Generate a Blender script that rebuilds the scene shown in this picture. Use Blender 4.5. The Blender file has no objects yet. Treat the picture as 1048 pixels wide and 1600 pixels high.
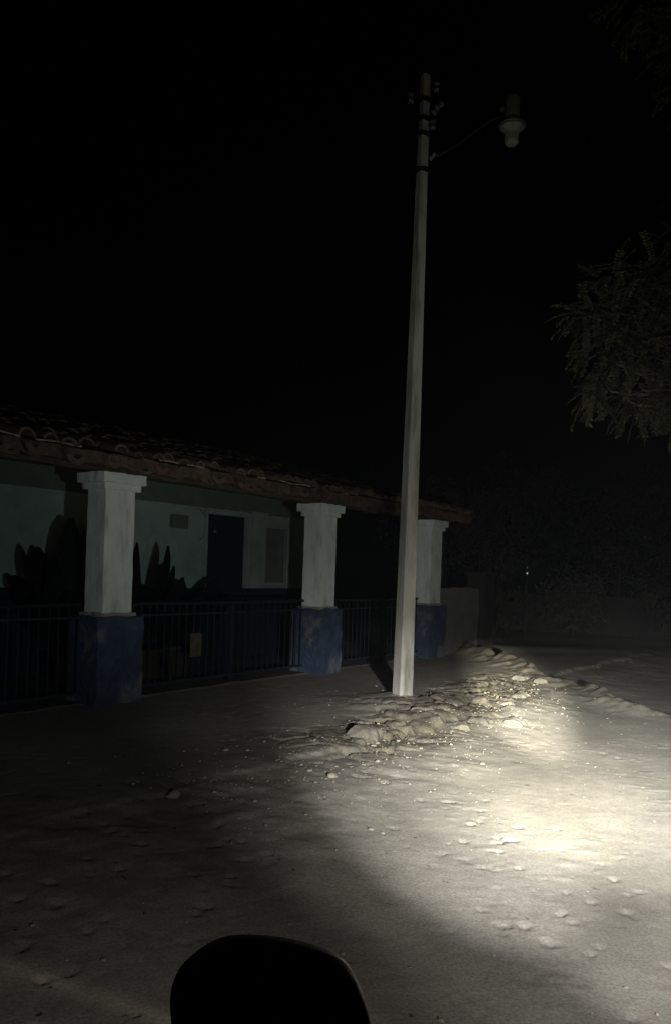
import bpy, bmesh, math, random
import numpy as np
from mathutils import Vector, Matrix, Euler, noise as mnoise

R = math.radians
S = bpy.context.scene
COL = S.collection
random.seed(7)

# ------------------------------------------------------------------ camera
EYE = 1.49
cam_d = bpy.data.cameras.new("camera")
cam = bpy.data.objects.new("camera", cam_d)
COL.objects.link(cam)
cam_d.sensor_fit = 'AUTO'
cam_d.sensor_width = 36
cam_d.lens = 28.1
cam_d.shift_y = 0.0575
cam_d.clip_start = 0.05
cam_d.clip_end = 2000
cam.matrix_world = Matrix.Translation((0, 0, EYE)) @ Matrix.Rotation(R(90), 4, 'X') @ Matrix.Rotation(R(1.9), 4, 'Z')
S.camera = cam

# ------------------------------------------------------------------ night sky
W = bpy.data.worlds.new("World")
S.world = W
W.use_nodes = True
wn = W.node_tree
wn.nodes.clear()
sky = wn.nodes.new('ShaderNodeTexSky')
sky.sky_type = 'NISHITA'
sky.sun_disc = False
sky.sun_elevation = R(-6)
sky.sun_rotation = R(200)
bg = wn.nodes.new('ShaderNodeBackground')
bg.inputs['Strength'].default_value = 0.0010
wo = wn.nodes.new('ShaderNodeOutputWorld')
wn.links.new(sky.outputs[0], bg.inputs[0])
wn.links.new(bg.outputs[0], wo.inputs[0])

# ------------------------------------------------------------------ headlamp of the vehicle the photo is taken from
def spot(name, loc, target, power, size, blend, color, radius=0.05, sx=1.0):
    d = bpy.data.lights.new(name, 'SPOT')
    d.energy = power
    d.spot_size = R(size)
    d.spot_blend = blend
    d.color = color
    d.shadow_soft_size = radius
    o = bpy.data.objects.new(name, d)
    COL.objects.link(o)
    o.location = loc
    o.rotation_euler = (Vector(target) - Vector(loc)).to_track_quat('-Z', 'Y').to_euler()
    o.scale = (sx, 1, 1)
    return o

LAMP = (1.05, 0.70, 1.15)
spot("headlamp_low_beam", LAMP, (1.85, 6.4, -0.12), 6600, 18, 1.0, (1.0, 0.97, 0.87), 0.06, 1.9)
spot("headlamp_hot_spot", LAMP, (1.68, 6.35, -0.12), 5000, 13, 1.0, (1.0, 0.955, 0.74), 0.06, 1.4)
spot("headlamp_far_beam", LAMP, (2.40, 10.2, -0.12), 25500, 9, 1.0, (1.0, 0.965, 0.82), 0.05)
spot("headlamp_near_lobe", LAMP, (2.1, 4.4, -0.12), 215, 26, 1.0, (1.0, 0.99, 0.96), 0.06)
spot("headlamp_low_lobe", LAMP, (1.5, 4.0, -0.12), 720, 24, 1.0, (1.0, 0.99, 0.96), 0.06)
spot("headlamp_right_lobe", LAMP, (2.6, 5.3, -0.12), 950, 26, 1.0, (1.0, 0.99, 0.96), 0.06)
spot("headlamp_left_lobe", LAMP, (0.85, 6.1, -0.12), 3000, 26, 1.0, (1.0, 0.985, 0.95), 0.06)
spot("headlamp_far_left_lobe", LAMP, (0.0, 6.8, -0.12), 280, 30, 1.0, (1.0, 0.98, 0.93), 0.06)
spot("headlamp_far_right_lobe", LAMP, (3.4, 8.5, -0.12), 3900, 23, 1.0, (1.0, 0.985, 0.94), 0.06)
spot("headlamp_middle_lobe", LAMP, (1.2, 8.5, 0.3), 290, 30, 1.0, (1.0, 0.97, 0.86), 0.06)
spot("headlamp_wide_beam", LAMP, (1.6, 5.1, -0.12), 265, 56, 1.0, (1.0, 0.985, 0.96), 0.06)
spot("headlamp_upward_stray", LAMP, (0.9, 9.4, 2.2), 440, 60, 1.0, (0.95, 1.0, 0.94), 0.06)
spot("headlamp_left_stray", LAMP, (-3.4, 9.0, 2.0), 170, 42, 1.0, (0.84, 1.0, 1.0), 0.06)
spot("headlamp_tree_stray", LAMP, (4.0, 9.0, 6.0), 100, 56, 1.0, (1.0, 0.98, 0.90), 0.06)
spot("headlamp_distance_stray", LAMP, (9.0, 28.0, 3.6), 260, 34, 1.0, (1.0, 1.0, 0.97), 0.06)
spot("position_lamp_near_glow", (0.6, 0.55, 0.95), (0.7, 2.25, -0.12), 30, 62, 1.0, (1.0, 0.97, 0.88), 0.08)
spot("position_lamp_glow", (0.5, 0.55, 0.95), (-0.75, 2.4, -0.12), 66, 78, 1.0, (1.0, 0.975, 0.90), 0.08)

S.view_settings.view_transform = 'Standard'
S.view_settings.look = 'None'
S.view_settings.exposure = 0
S.view_settings.gamma = 1
S.cycles.max_bounces = 6
S.cycles.sample_clamp_indirect = 2.0

# ------------------------------------------------------------------ helpers
def tag(o, label=None, cat=None, group=None, kind=None):
    if label: o['label'] = label
    if cat: o['category'] = cat
    if group: o['group'] = group
    if kind: o['kind'] = kind
    return o

def empty(name, loc=(0, 0, 0), rz=0.0, parent=None):
    o = bpy.data.objects.new(name, None)
    o.empty_display_size = 0.1
    o.location = loc
    o.rotation_euler = (0, 0, rz)
    COL.objects.link(o)
    if parent: o.parent = parent
    return o

def link(name, bm, m, parent=None, smooth=False, bevel=0.0, loc=None):
    if bevel > 0:
        bmesh.ops.bevel(bm, geom=[e for e in bm.edges if len(e.link_faces) == 2 and e.calc_face_angle(0) > 0.5],
                        offset=bevel, segments=2, affect='EDGES', profile=0.6)
    me = bpy.data.meshes.new(name)
    bm.to_mesh(me)
    bm.free()
    me.materials.append(m)
    if smooth:
        for p in me.polygons: p.use_smooth = True
    o = bpy.data.objects.new(name, me)
    COL.objects.link(o)
    if parent: o.parent = parent
    if loc: o.location = loc
    return o

def copy_tree(o, parent=None):
    c = o.copy()
    COL.objects.link(c)
    if parent: c.parent = parent
    for ch in list(o.children):
        copy_tree(ch, c)
    return c

def box(bm, x0, x1, y0, y1, z0, z1, M=None):
    vs = [bm.verts.new((x, y, z)) for z in (z0, z1) for y in (y0, y1) for x in (x0, x1)]
    f = [(0, 2, 3, 1), (4, 5, 7, 6), (0, 1, 5, 4), (2, 6, 7, 3), (0, 4, 6, 2), (1, 3, 7, 5)]
    for q in f: bm.faces.new([vs[i] for i in q])
    if M: bmesh.ops.transform(bm, matrix=M, verts=vs)
    return vs

def tube(bm, pts, rad, seg=10, cap=True):
    """a tube through points; rad is a number or one per point"""
    pts = [Vector(p) for p in pts]
    rs = rad if isinstance(rad, (list, tuple)) else [rad] * len(pts)
    rings = []
    side = None
    for i, p in enumerate(pts):
        a = pts[max(i - 1, 0)]
        b = pts[min(i + 1, len(pts) - 1)]
        t = (b - a).normalized()
        if side is None:
            side = t.orthogonal().normalized()
        side = (side - t * side.dot(t)).normalized()
        up = t.cross(side)
        rings.append([bm.verts.new(p + (side * math.cos(2 * math.pi * k / seg) + up * math.sin(2 * math.pi * k / seg)) * rs[i]) for k in range(seg)])
    for a, b in zip(rings, rings[1:]):
        for k in range(seg):
            bm.faces.new((a[k], a[(k + 1) % seg], b[(k + 1) % seg], b[k]))
    if cap:
        bm.faces.new(list(reversed(rings[0])))
        bm.faces.new(rings[-1])

def lathe(bm, prof, seg=24, M=None):
    rings = []
    new = []
    for r_, z in prof:
        ring = [bm.verts.new((r_ * math.cos(2 * math.pi * k / seg), r_ * math.sin(2 * math.pi * k / seg), z)) for k in range(seg)]
        rings.append(ring)
        new += ring
    for a, b in zip(rings, rings[1:]):
        for k in range(seg):
            bm.faces.new((a[k], a[(k + 1) % seg], b[(k + 1) % seg], b[k]))
    bm.faces.new(list(reversed(rings[0])))
    bm.faces.new(rings[-1])
    if M: bmesh.ops.transform(bm, matrix=M, verts=new)

def rough(bm, amp, freq=6.0, seed=0.0):
    for v in bm.verts:
        q = v.co * freq + Vector((seed, seed * 1.7, seed * 0.3))
        v.co += Vector((mnoise.noise(q), mnoise.noise(q + Vector((31, 7, 3))), mnoise.noise(q + Vector((5, 47, 13))))) * amp

def grid_box(x0, x1, y0, y1, z0, z1, step):
    """a box cut into small faces, so that it can be roughened"""
    bm = bmesh.new()
    box(bm, x0, x1, y0, y1, z0, z1)
    for ax, (a, b) in enumerate(((x0, x1), (y0, y1), (z0, z1))):
        n = max(1, int(round((b - a) / step)))
        for k in range(1, n):
            co = [0, 0, 0]; no = [0, 0, 0]
            co[ax] = a + (b - a) * k / n; no[ax] = 1
            bmesh.ops.bisect_plane(bm, geom=bm.verts[:] + bm.edges[:] + bm.faces[:], plane_co=co, plane_no=no)
    return bm

# ------------------------------------------------------------------ materials
def mat(name, base, rough_=0.85, var=0.25, scale=6.0, bump=0.3, bscale=30.0, metal=0.0, spec=0.3,
        base2=None, thr=(0.55, 0.62), pscale=3.0, bdist=0.01, detail=6, stretch=1.0):
    m = bpy.data.materials.new(name)
    m.use_nodes = True
    n = m.node_tree
    b = n.nodes['Principled BSDF']
    b.inputs['Roughness'].default_value = rough_
    b.inputs['Metallic'].default_value = metal
    b.inputs['Specular IOR Level'].default_value = spec
    tc0 = n.nodes.new('ShaderNodeTexCoord')
    mp = n.nodes.new('ShaderNodeMapping'); mp.inputs['Scale'].default_value = (1, 1, stretch)
    n.links.new(tc0.outputs['Object'], mp.inputs['Vector'])
    class _T: outputs = {'Object': mp.outputs['Vector']}
    tc = _T
    nz = n.nodes.new('ShaderNodeTexNoise')
    nz.inputs['Scale'].default_value = scale
    nz.inputs['Detail'].default_value = detail
    nz.inputs['Roughness'].default_value = 0.65
    n.links.new(tc.outputs['Object'], nz.inputs['Vector'])
    rp = n.nodes.new('ShaderNodeValToRGB')
    rp.color_ramp.elements[0].position = 0.3
    rp.color_ramp.elements[1].position = 0.72
    c = Vector(base)
    rp.color_ramp.elements[0].color = (*(c * (1 - var)), 1)
    rp.color_ramp.elements[1].color = (*(c * (1 + var)), 1)
    n.links.new(nz.outputs['Fac'], rp.inputs['Fac'])
    col = rp.outputs['Color']
    if base2 is not None:
        n2 = n.nodes.new('ShaderNodeTexNoise')
        n2.inputs['Scale'].default_value = pscale
        n2.inputs['Detail'].default_value = 5
        n2.inputs['Roughness'].default_value = 0.6
        n.links.new(tc.outputs['Object'], n2.inputs['Vector'])
        r2 = n.nodes.new('ShaderNodeValToRGB')
        r2.color_ramp.elements[0].position = thr[0]
        r2.color_ramp.elements[1].position = thr[1]
        n.links.new(n2.outputs['Fac'], r2.inputs['Fac'])
        mx = n.nodes.new('ShaderNodeMix')
        mx.data_type = 'RGBA'
        n.links.new(r2.outputs['Color'], mx.inputs[0])
        n.links.new(col, mx.inputs[6])
        mx.inputs[7].default_value = (*base2, 1)
        col = mx.outputs[2]
    n.links.new(col, b.inputs['Base Color'])
    if bump > 0:
        nb = n.nodes.new('ShaderNodeTexNoise')
        nb.inputs['Scale'].default_value = bscale
        nb.inputs['Detail'].default_value = 8
        nb.inputs['Roughness'].default_value = 0.6
        n.links.new(tc.outputs['Object'], nb.inputs['Vector'])
        bp = n.nodes.new('ShaderNodeBump')
        bp.inputs['Strength'].default_value = bump
        bp.inputs['Distance'].default_value = bdist
        n.links.new(nb.outputs['Fac'], bp.inputs['Height'])
        n.links.new(bp.outputs['Normal'], b.inputs['Normal'])
    return m

M = {
    'rubble': mat('rubble', (0.135, 0.125, 0.105), 0.95, 0.45, 12, 1.0, 35, bdist=0.012),
    'porch_floor': mat('porch_floor', (0.07, 0.065, 0.06), 0.9, 0.4, 3, 0.5, 20),
    'dark_wall': mat('dark_wall', (0.022, 0.021, 0.020), 0.9, 0.4, 1.0, 0.5, 10),
    'white_paint': mat('white_paint', (0.60, 0.635, 0.63), 0.8, 0.14, 5, 0.5, 18, base2=(0.36, 0.38, 0.35), thr=(0.52, 0.72), pscale=9, stretch=0.22),
    'blue_paint': mat('blue_paint', (0.034, 0.052, 0.092), 0.75, 0.35, 4, 0.6, 20, base2=(0.105, 0.115, 0.125), thr=(0.55, 0.65), pscale=2.6),
    'wall_paint': mat('wall_paint', (0.21, 0.27, 0.25), 0.85, 0.2, 2.2, 0.4, 12, base2=(0.13, 0.16, 0.14), thr=(0.55, 0.8), pscale=1.6),
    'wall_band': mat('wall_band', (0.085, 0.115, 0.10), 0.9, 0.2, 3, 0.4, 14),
    'wall_dado': mat('wall_dado', (0.005, 0.010, 0.022), 0.8, 0.25, 4, 0.3, 14),
    'door_paint': mat('door_paint', (0.002, 0.010, 0.018), 0.7, 0.25, 6, 0.2, 20),
    'shutter': mat('shutter', (0.10, 0.12, 0.11), 0.8, 0.2, 6, 0.2, 20),
    'clay_tile': mat('clay_tile', (0.085, 0.062, 0.046), 0.95, 0.6, 4, 0.8, 20, base2=(0.125, 0.060, 0.045), thr=(0.58, 0.68), pscale=3),
    'eave_wood': mat('eave_wood', (0.055, 0.043, 0.030), 0.9, 0.45, 7, 0.6, 20),
    'deck': mat('deck', (0.075, 0.052, 0.036), 0.95, 0.6, 5, 1.0, 14, base2=(0.10, 0.055, 0.042), thr=(0.5, 0.62), pscale=6, bdist=0.03),
    'mortar': mat('mortar', (0.26, 0.21, 0.17), 0.9, 0.35, 12, 0.5, 40),
    'rail_paint': mat('rail_paint', (0.009, 0.017, 0.026), 0.6, 0.4, 8, 0.2, 40, base2=(0.018, 0.020, 0.020), thr=(0.55, 0.7), pscale=6),
    'plate': mat('plate', (0.060, 0.050, 0.030), 0.7, 0.4, 14, 0.2, 30),
    'concrete_pole': mat('concrete_pole', (0.36, 0.35, 0.32), 0.85, 0.16, 2.5, 0.6, 22, base2=(0.15, 0.15, 0.12), thr=(0.46, 0.66), pscale=6.5, stretch=0.16),
    'concrete': mat('concrete', (0.27, 0.25, 0.21), 0.9, 0.2, 5, 0.7, 25),
    'galvanised': mat('galvanised', (0.22, 0.22, 0.22), 0.5, 0.2, 10, 0.1, 40, metal=0.3),
    'dark_steel': mat('dark_steel', (0.02, 0.02, 0.02), 0.6, 0.3, 10, 0.1, 40, metal=0.2),
    'porcelain': mat('porcelain', (0.13, 0.13, 0.12), 0.3, 0.1, 10, 0.0),
    'lamp_metal': mat('lamp_metal', (0.16, 0.16, 0.16), 0.5, 0.2, 10, 0.1, 40, metal=0.2),
    'rock': mat('rock', (0.27, 0.24, 0.19), 0.95, 0.25, 9, 0.8, 30, bdist=0.012),
    'leaf': mat('leaf', (0.048, 0.050, 0.026), 0.6, 0.4, 3, 0.0),
    'bark': mat('bark', (0.10, 0.08, 0.06), 0.95, 0.3, 8, 0.8, 25),
    'far_leaf': mat('far_leaf', (0.06, 0.062, 0.052), 0.8, 0.45, 0.8, 0.0),
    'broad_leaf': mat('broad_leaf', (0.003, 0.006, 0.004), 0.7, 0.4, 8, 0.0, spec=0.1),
    'pot': mat('pot', (0.018, 0.013, 0.010), 0.8, 0.3, 8, 0.3, 20),
    'far_wall': mat('far_wall', (0.13, 0.125, 0.12), 0.9, 0.25, 2.0, 0.5, 10),
    'mirror_shell': mat('mirror_shell', (0.004, 0.004, 0.007), 0.45, 0.2, 20, 0.15, 300, spec=0.3),
    'mirror_glass': mat('mirror_glass', (0.006, 0.006, 0.012), 0.35, 0.1, 4, 0.0, spec=0.4),
}

def ground_material():
    m = bpy.data.materials.new('dusty_ground')
    m.use_nodes = True
    n = m.node_tree; L = n.links
    b = n.nodes['Principled BSDF']
    b.inputs['Roughness'].default_value = 0.95
    b.inputs['Specular IOR Level'].default_value = 0.15
    tc = n.nodes.new('ShaderNodeTexCoord')
    def nz(s, d=8, r=0.6, warp=0.0):
        t = n.nodes.new('ShaderNodeTexNoise')
        t.inputs['Scale'].default_value = s; t.inputs['Detail'].default_value = d; t.inputs['Roughness'].default_value = r
        t.inputs['Distortion'].default_value = warp
        L.new(tc.outputs['Object'], t.inputs['Vector'])
        return t
    def ramp(src, *st):
        r_ = n.nodes.new('ShaderNodeValToRGB')
        e = r_.color_ramp.elements
        e[0].position, e[0].color = st[0][0], (*st[0][1], 1)
        e[1].position, e[1].color = st[-1][0], (*st[-1][1], 1)
        for p, c in st[1:-1]:
            k = e.new(p); k.color = (*c, 1)
        L.new(src, r_.inputs['Fac'])
        return r_.outputs['Color']
    def mix(f, a, b_, mode='MIX'):
        x = n.nodes.new('ShaderNodeMix'); x.data_type = 'RGBA'; x.blend_type = mode
        if isinstance(f, float): x.inputs[0].default_value = f
        else: L.new(f, x.inputs[0])
        L.new(a, x.inputs[6]); L.new(b_, x.inputs[7])
        return x.outputs[2]
    big = ramp(nz(0.55, 5, 0.55, 0.6).outputs['Fac'], (0.30, (0.240, 0.228, 0.205)), (0.50, (0.285, 0.270, 0.242)), (0.72, (0.335, 0.318, 0.282)))
    mid = ramp(nz(5.0, 8, 0.7).outputs['Fac'], (0.28, (0.80, 0.79, 0.78)), (0.72, (1.14, 1.13, 1.11)))
    fin = ramp(nz(70.0, 4, 0.6).outputs['Fac'], (0.32, (0.72, 0.71, 0.70)), (0.68, (1.24, 1.24, 1.22)))
    c = mix(1.0, big, mid, 'MULTIPLY')
    c = mix(1.0, c, fin, 'MULTIPLY')
    at_ = n.nodes.new('ShaderNodeAttribute'); at_.attribute_name = 'rubble'
    dirt = ramp(nz(7.0, 8, 0.75, 0.4).outputs['Fac'], (0.32, (0.22, 0.21, 0.19)), (0.50, (0.44, 0.42, 0.37)), (0.66, (0.70, 0.67, 0.60)))
    c2 = mix(1.0, c, dirt, 'MULTIPLY')
    c = mix(at_.outputs['Fac'], c, c2)
    at2 = n.nodes.new('ShaderNodeAttribute'); at2.attribute_name = 'pale_streak'
    c3 = mix(1.0, c, ramp(nz(9.0, 5).outputs['Fac'], (0.2, (1.8, 1.76, 1.66)), (0.8, (2.4, 2.34, 2.2))), 'MULTIPLY')
    c = mix(at2.outputs['Fac'], c, c3)
    # small dark specks: droppings and pebbles pressed into the dust
    vo = n.nodes.new('ShaderNodeTexVoronoi'); vo.inputs['Scale'].default_value = 5.2
    wv = nz(9.0, 3)
    sc = n.nodes.new('ShaderNodeVectorMath'); sc.operation = 'SCALE'; sc.inputs[3].default_value = 0.16
    L.new(wv.outputs['Color'], sc.inputs[0])
    ad = n.nodes.new('ShaderNodeVectorMath'); L.new(tc.outputs['Object'], ad.inputs[0]); L.new(sc.outputs[0], ad.inputs[1])
    L.new(ad.outputs[0], vo.inputs['Vector'])
    sp = ramp(vo.outputs['Distance'], (0.045, (0.22, 0.21, 0.20)), (0.085, (1, 1, 1)))
    c = mix(1.0, c, sp, 'MULTIPLY')
    L.new(c, b.inputs['Base Color'])
    b1 = nz(14.0, 8, 0.62, 0.3); b2 = nz(75.0, 6, 0.6)
    bp = n.nodes.new('ShaderNodeBump'); bp.inputs['Strength'].default_value = 0.45; bp.inputs['Distance'].default_value = 0.004
    L.new(b1.outputs['Fac'], bp.inputs['Height'])
    bq = n.nodes.new('ShaderNodeBump'); bq.inputs['Strength'].default_value = 0.5; bq.inputs['Distance'].default_value = 0.0035
    L.new(b2.outputs['Fac'], bq.inputs['Height']); L.new(bp.outputs['Normal'], bq.inputs['Normal'])
    L.new(bq.outputs['Normal'], b.inputs['Normal'])
    return m
M['ground'] = ground_material()

# ------------------------------------------------------------------ the facade's own frame: s along it, t out to the street
C1 = np.array([-2.44, 8.64])
DV = np.array([0.579, 0.815])
NV = np.array([0.815, -0.579])
RZ = math.atan2(DV[1], DV[0])
def W2(s, t, z=0.0):
    p = C1 + DV * s + NV * t
    return (float(p[0]), float(p[1]), z)

# ------------------------------------------------------------------ ground
def vnoise(x, y, seed):
    xi = np.floor(x).astype(np.int64); yi = np.floor(y).astype(np.int64)
    fx = x - xi; fy = y - yi
    fx = fx * fx * fx * (fx * (fx * 6 - 15) + 10); fy = fy * fy * fy * (fy * (fy * 6 - 15) + 10)
    def h(a, b):
        k = (a * 374761393 + b * 668265263 + seed * 974711) & 0xffffffff
        k = ((k ^ (k >> 13)) * 1274126177) & 0xffffffff
        return ((k ^ (k >> 16)) & 0xffff) / 65535.0
    return (h(xi, yi) * (1 - fx) + h(xi + 1, yi) * fx) * (1 - fy) + (h(xi, yi + 1) * (1 - fx) + h(xi + 1, yi + 1) * fx) * fy
def fbm(x, y, f, o, seed, g=0.5):
    r_ = 0; a = 1; t_ = 0
    for k in range(o):
        r_ = r_ + a * (vnoise(x * f + 17.3 * k, y * f - 9.1 * k, seed + k) - 0.5); t_ += a; a *= g; f *= 2.03
    return r_ / t_ * 2
def sstep(a, b, x):
    t_ = np.clip((x - a) / (b - a), 0, 1)
    return t_ * t_ * (3 - 2 * t_)

def height(x, y, want_rim=False):
    x = np.asarray(x, float); y = np.asarray(y, float)
    s = (x - C1[0]) * DV[0] + (y - C1[1]) * DV[1]
    t = (x - C1[0]) * NV[0] + (y - C1[1]) * NV[1]
    edge = 3.02 - 0.75 * sstep(2.0, 6.5, s) + 0.34 * fbm(x, y, 1.1, 4, 3) + 0.10 * fbm(x, y, 6, 3, 8)
    q = t - edge
    walk = 1 - sstep(-0.02, 0.07, q)
    wide = 1 - sstep(-0.5, 1.5, q)
    st = 0.008 + 0.010 * sstep(-0.8, 0.6, s) + 0.022 * sstep(-1.5, 0.5, s) * sstep(-0.5, 0.6, fbm(x, y, 0.8, 2, 15))
    z = -0.15 + st * walk + (0.15 - st) * wide
    # crumbled rim of the pavement, cracked into plates near the pole
    near = sstep(-0.6, 0.6, s) * (1 - sstep(5.0, 6.5, s))
    rim = np.exp(-((q + 0.05) / 0.50) ** 2) * (0.25 + 0.75 * near)
    z = z + rim * (0.030 * fbm(x, y, 2.6, 4, 21, 0.6))
    cx = x + 0.10 * fbm(x, y, 3.0, 3, 25); cy = y + 0.10 * fbm(x, y, 3.0, 3, 27)
    u = (cx * 0.9 + cy * 0.45) * 2.6; w = (cy * 0.9 - cx * 0.45) * 2.9
    ui = np.floor(u).astype(np.int64); wi = np.floor(w).astype(np.int64)
    d1 = np.full(x.shape, 9.0); d2 = np.full(x.shape, 9.0); hh = np.zeros(x.shape); tl = np.zeros(x.shape)
    def hs(a, b, k_):
        k = (a * 374761393 + b * 668265263 + k_ * 974711) & 0xffffffff
        k = ((k ^ (k >> 13)) * 1274126177) & 0xffffffff
        return ((k ^ (k >> 16)) & 0xffff) / 65535.0
    for i in (-1, 0, 1):
        for j in (-1, 0, 1):
            a_, b_ = ui + i, wi + j
            px_ = a_ + hs(a_, b_, 1); py_ = b_ + hs(a_, b_, 2)
            dd = np.hypot(u - px_, w - py_)
            closer = dd < d1
            d2 = np.where(closer, d1, np.minimum(d2, dd))
            hh = np.where(closer, hs(a_, b_, 3), hh)
            tl = np.where(closer, (u - px_) * (hs(a_, b_, 4) - 0.5) + (w - py_) * (hs(a_, b_, 5) - 0.5), tl)
            d1 = np.where(closer, dd, d1)
    crack = 1 - sstep(0.02, 0.12, d2 - d1)
    pl = near * np.exp(-((q + 0.12) / 0.50) ** 4)
    z = z + pl * (0.032 * (hh - 0.45) + 0.075 * tl - 0.040 * crack * (hh > 0.3)) + pl * 0.016 * fbm(x, y, 9, 3, 29, 0.6)
    # earth heaped round the foot of the pole
    dp = np.hypot(x - 0.95, y - 9.0)
    z = z + 0.07 * np.exp(-(dp / 0.75) ** 2) * (1 + 0.8 * fbm(x, y, 3, 4, 31)) + 0.05 * np.exp(-(np.hypot(x - 0.85, y - 9.36) / 0.24) ** 2)
    # cross ridge with washed-out ground behind it
    ax, ay, bx, by = 2.3, 16.9, 3.75, 10.4
    ux, uy = bx - ax, by - ay; ln = math.hypot(ux, uy); ux /= ln; uy /= ln
    al = (x - ax) * ux + (y - ay) * uy
    pr = -(x - ax) * uy + (y - ay) * ux          # > 0 behind the ridge
    pr = pr + 0.35 * fbm(x, y, 0.9, 4, 41)
    fade = sstep(-1.0, 0.5, al) * (1 - sstep(ln - 0.4, ln + 1.6, al))
    z = z + fade * (0.13 * np.exp(-(pr / np.where(pr > 0, 0.13, 0.34)) ** 2) * (1 + 1.1 * fbm(x, y, 2.4, 3, 43)) - 0.12 * sstep(0.03, 0.5, pr) * (1 - 0.6 * sstep(1.5, 6, pr)))
    # dust waves, ruts and footmarks
    live = 0.35 + 0.65 * sstep(-0.3, 0.5, q)
    z = z + 0.025 * fbm(x, y, 0.5, 3, 51) * live
    z = z + 0.0022 * fbm(x * 0.75 + y * 0.25, y * 1.5, 2.2, 4, 61, 0.55) * live
    mask = sstep(-0.1, 0.5, fbm(x, y, 0.9, 2, 70)) * sstep(-0.3, 1.0, x)
    lump = fbm(x * 0.8, y * 1.3, 6.5, 2, 71)
    z = z + live * mask * 0.004 * sstep(0.50, 0.62, lump)
    lump2 = fbm(x * 0.9, y * 1.2, 15, 2, 75)
    z = z + live * mask * 0.005 * sstep(0.52, 0.62, lump2)
    pit = fbm(x + 5, y, 12, 2, 77)
    z = z - live * 0.014 * sstep(0.56, 0.66, pit) * sstep(-0.2, 0.4, fbm(x, y, 0.8, 2, 78))
    lip = fbm(x * 0.5 + 3, y * 1.9 + 0.25 * x, 5.5, 2, 79)
    z = z + live * 0.0045 * sstep(0.28, 0.33, lip) * (1 - sstep(0.33, 0.7, lip)) * sstep(0.1, 0.5, fbm(x, y, 0.7, 2, 83)) * sstep(-0.5, 0.6, x)
    z = z + 0.0011 * fbm(x, y, 20, 2, 81)
    if want_rim: return np.clip(np.exp(-((q + 0.05) / 0.55) ** 4) * (0.35 + 0.65 * near) + 0.9 * fade * np.exp(-(pr / 0.5) ** 2), 0, 1)
    far = sstep(16, 22, y)
    return z * (1 - far) + (-0.25) * far

def patch_axis(stops):
    out = [stops[0][0]]
    for (a, _), (b, st) in zip(stops, stops[1:]):
        n_ = max(1, int(round((b - a) / st)))
        out += list(a + (b - a) * (np.arange(n_) + 1) / n_)
    return np.array(out)
gx = patch_axis([(-700, 0), (-60, 160), (-14, 8), (-5.5, 0.5), (-2.6, 0.05), (6.2, 0.021), (8, 0.1), (16, 0.8), (60, 8), (700, 160)])
gy = patch_axis([(-300, 0), (-20, 100), (0, 4), (1.8, 0.2), (8.0, 0.021), (14.0, 0.03), (18.0, 0.06), (26, 0.5), (80, 6), (900, 160)])
GX, GY = np.meshgrid(gx, gy)
GZ = height(GX, GY)
nx, ny = len(gx), len(gy)
co = np.stack([GX, GY, GZ], -1).reshape(-1, 3).astype(np.float32)
idx = np.arange(nx * ny).reshape(ny, nx)
fc = np.stack([idx[:-1, :-1], idx[:-1, 1:], idx[1:, 1:], idx[1:, :-1]], -1).reshape(-1).astype(np.int32)
me = bpy.data.meshes.new('ground')
me.vertices.add(nx * ny); me.vertices.foreach_set('co', co.ravel())
nf = (nx - 1) * (ny - 1)
me.loops.add(nf * 4); me.loops.foreach_set('vertex_index', fc)
me.polygons.add(nf); me.polygons.foreach_set('loop_start', np.arange(nf, dtype=np.int32) * 4)
me.polygons.foreach_set('use_smooth', np.ones(nf, dtype=bool))
me.update(calc_edges=True)
at = me.attributes.new('rubble', 'FLOAT', 'POINT')
at.data.foreach_set('value', height(GX, GY, True).ravel().astype(np.float32))
_n = fbm(GX, GY, 1.5, 3, 91)
_d = -(GX + 1.3) * (-0.45) + (GY - 3.22) * 0.893
_d = np.abs(_d - 0.07 * _n)
_streak = np.exp(-(_d / 0.055) ** 2) * sstep(-3.0, -2.2, GX) * (1 - sstep(-0.6, 0.2, GX)) * (0.6 + 0.4 * _n)  # mask that lightens the ground colour along a thin diagonal streak
at = me.attributes.new('pale_streak', 'FLOAT', 'POINT'); at.data.foreach_set('value', np.clip(_streak, 0, 1).ravel().astype(np.float32))
me.materials.append(M['ground'])
g = bpy.data.objects.new('ground', me); COL.objects.link(g)
tag(g, kind='structure')
def gz(x, y): return float(height(np.array([x]), np.array([y]))[0])

# ------------------------------------------------------------------ the house with its veranda
house = empty('veranda_house', W2(0, 0, 0), RZ)
tag(house, 'long single-storey house with white veranda columns, blue column feet and clay tiled roof', 'house')
# in the house's frame x = s, y = -t (y runs back into the house)
def hb(name, m, boxes, parent=house, bevel=0.0):
    bm = bmesh.new()
    for b in boxes: box(bm, *b)
    return link(name, bm, m, parent, bevel=bevel)

bm = grid_box(-9, 8.3, -0.05, 2.0, -0.25, 0.022, 0.22)
for v in bm.verts:
    if v.co.y < 0: v.co += Vector((0, 0.05 * mnoise.noise(Vector((v.co.x * 3, 0, 0))), 0.02 * mnoise.noise(Vector((v.co.x * 2.3, 5, 0)))))
link('porch_floor', bm, M['porch_floor'], house)
hb('wall', M['wall_paint'], [(-9, 3.42, 2.0, 2.25, 1.15, 2.42), (4.49, 4.86, 2.0, 2.25, 1.15, 2.42), (5.56, 6.05, 2.0, 2.25, 1.15, 2.42),
                              (6.05, 6.30, 2.0, 7.0, 0.0, 3.0), (4.86, 5.56, 2.06, 2.25, 1.15, 2.42)])
hb('dado', M['wall_dado'], [(-9, 3.42, 1.985, 2.25, -0.1, 1.15), (4.49, 6.05, 1.985, 2.25, -0.1, 1.15)])
hb('upper_band', M['wall_band'], [(-9, 6.05, 1.975, 2.25, 2.42, 3.15)])
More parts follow.
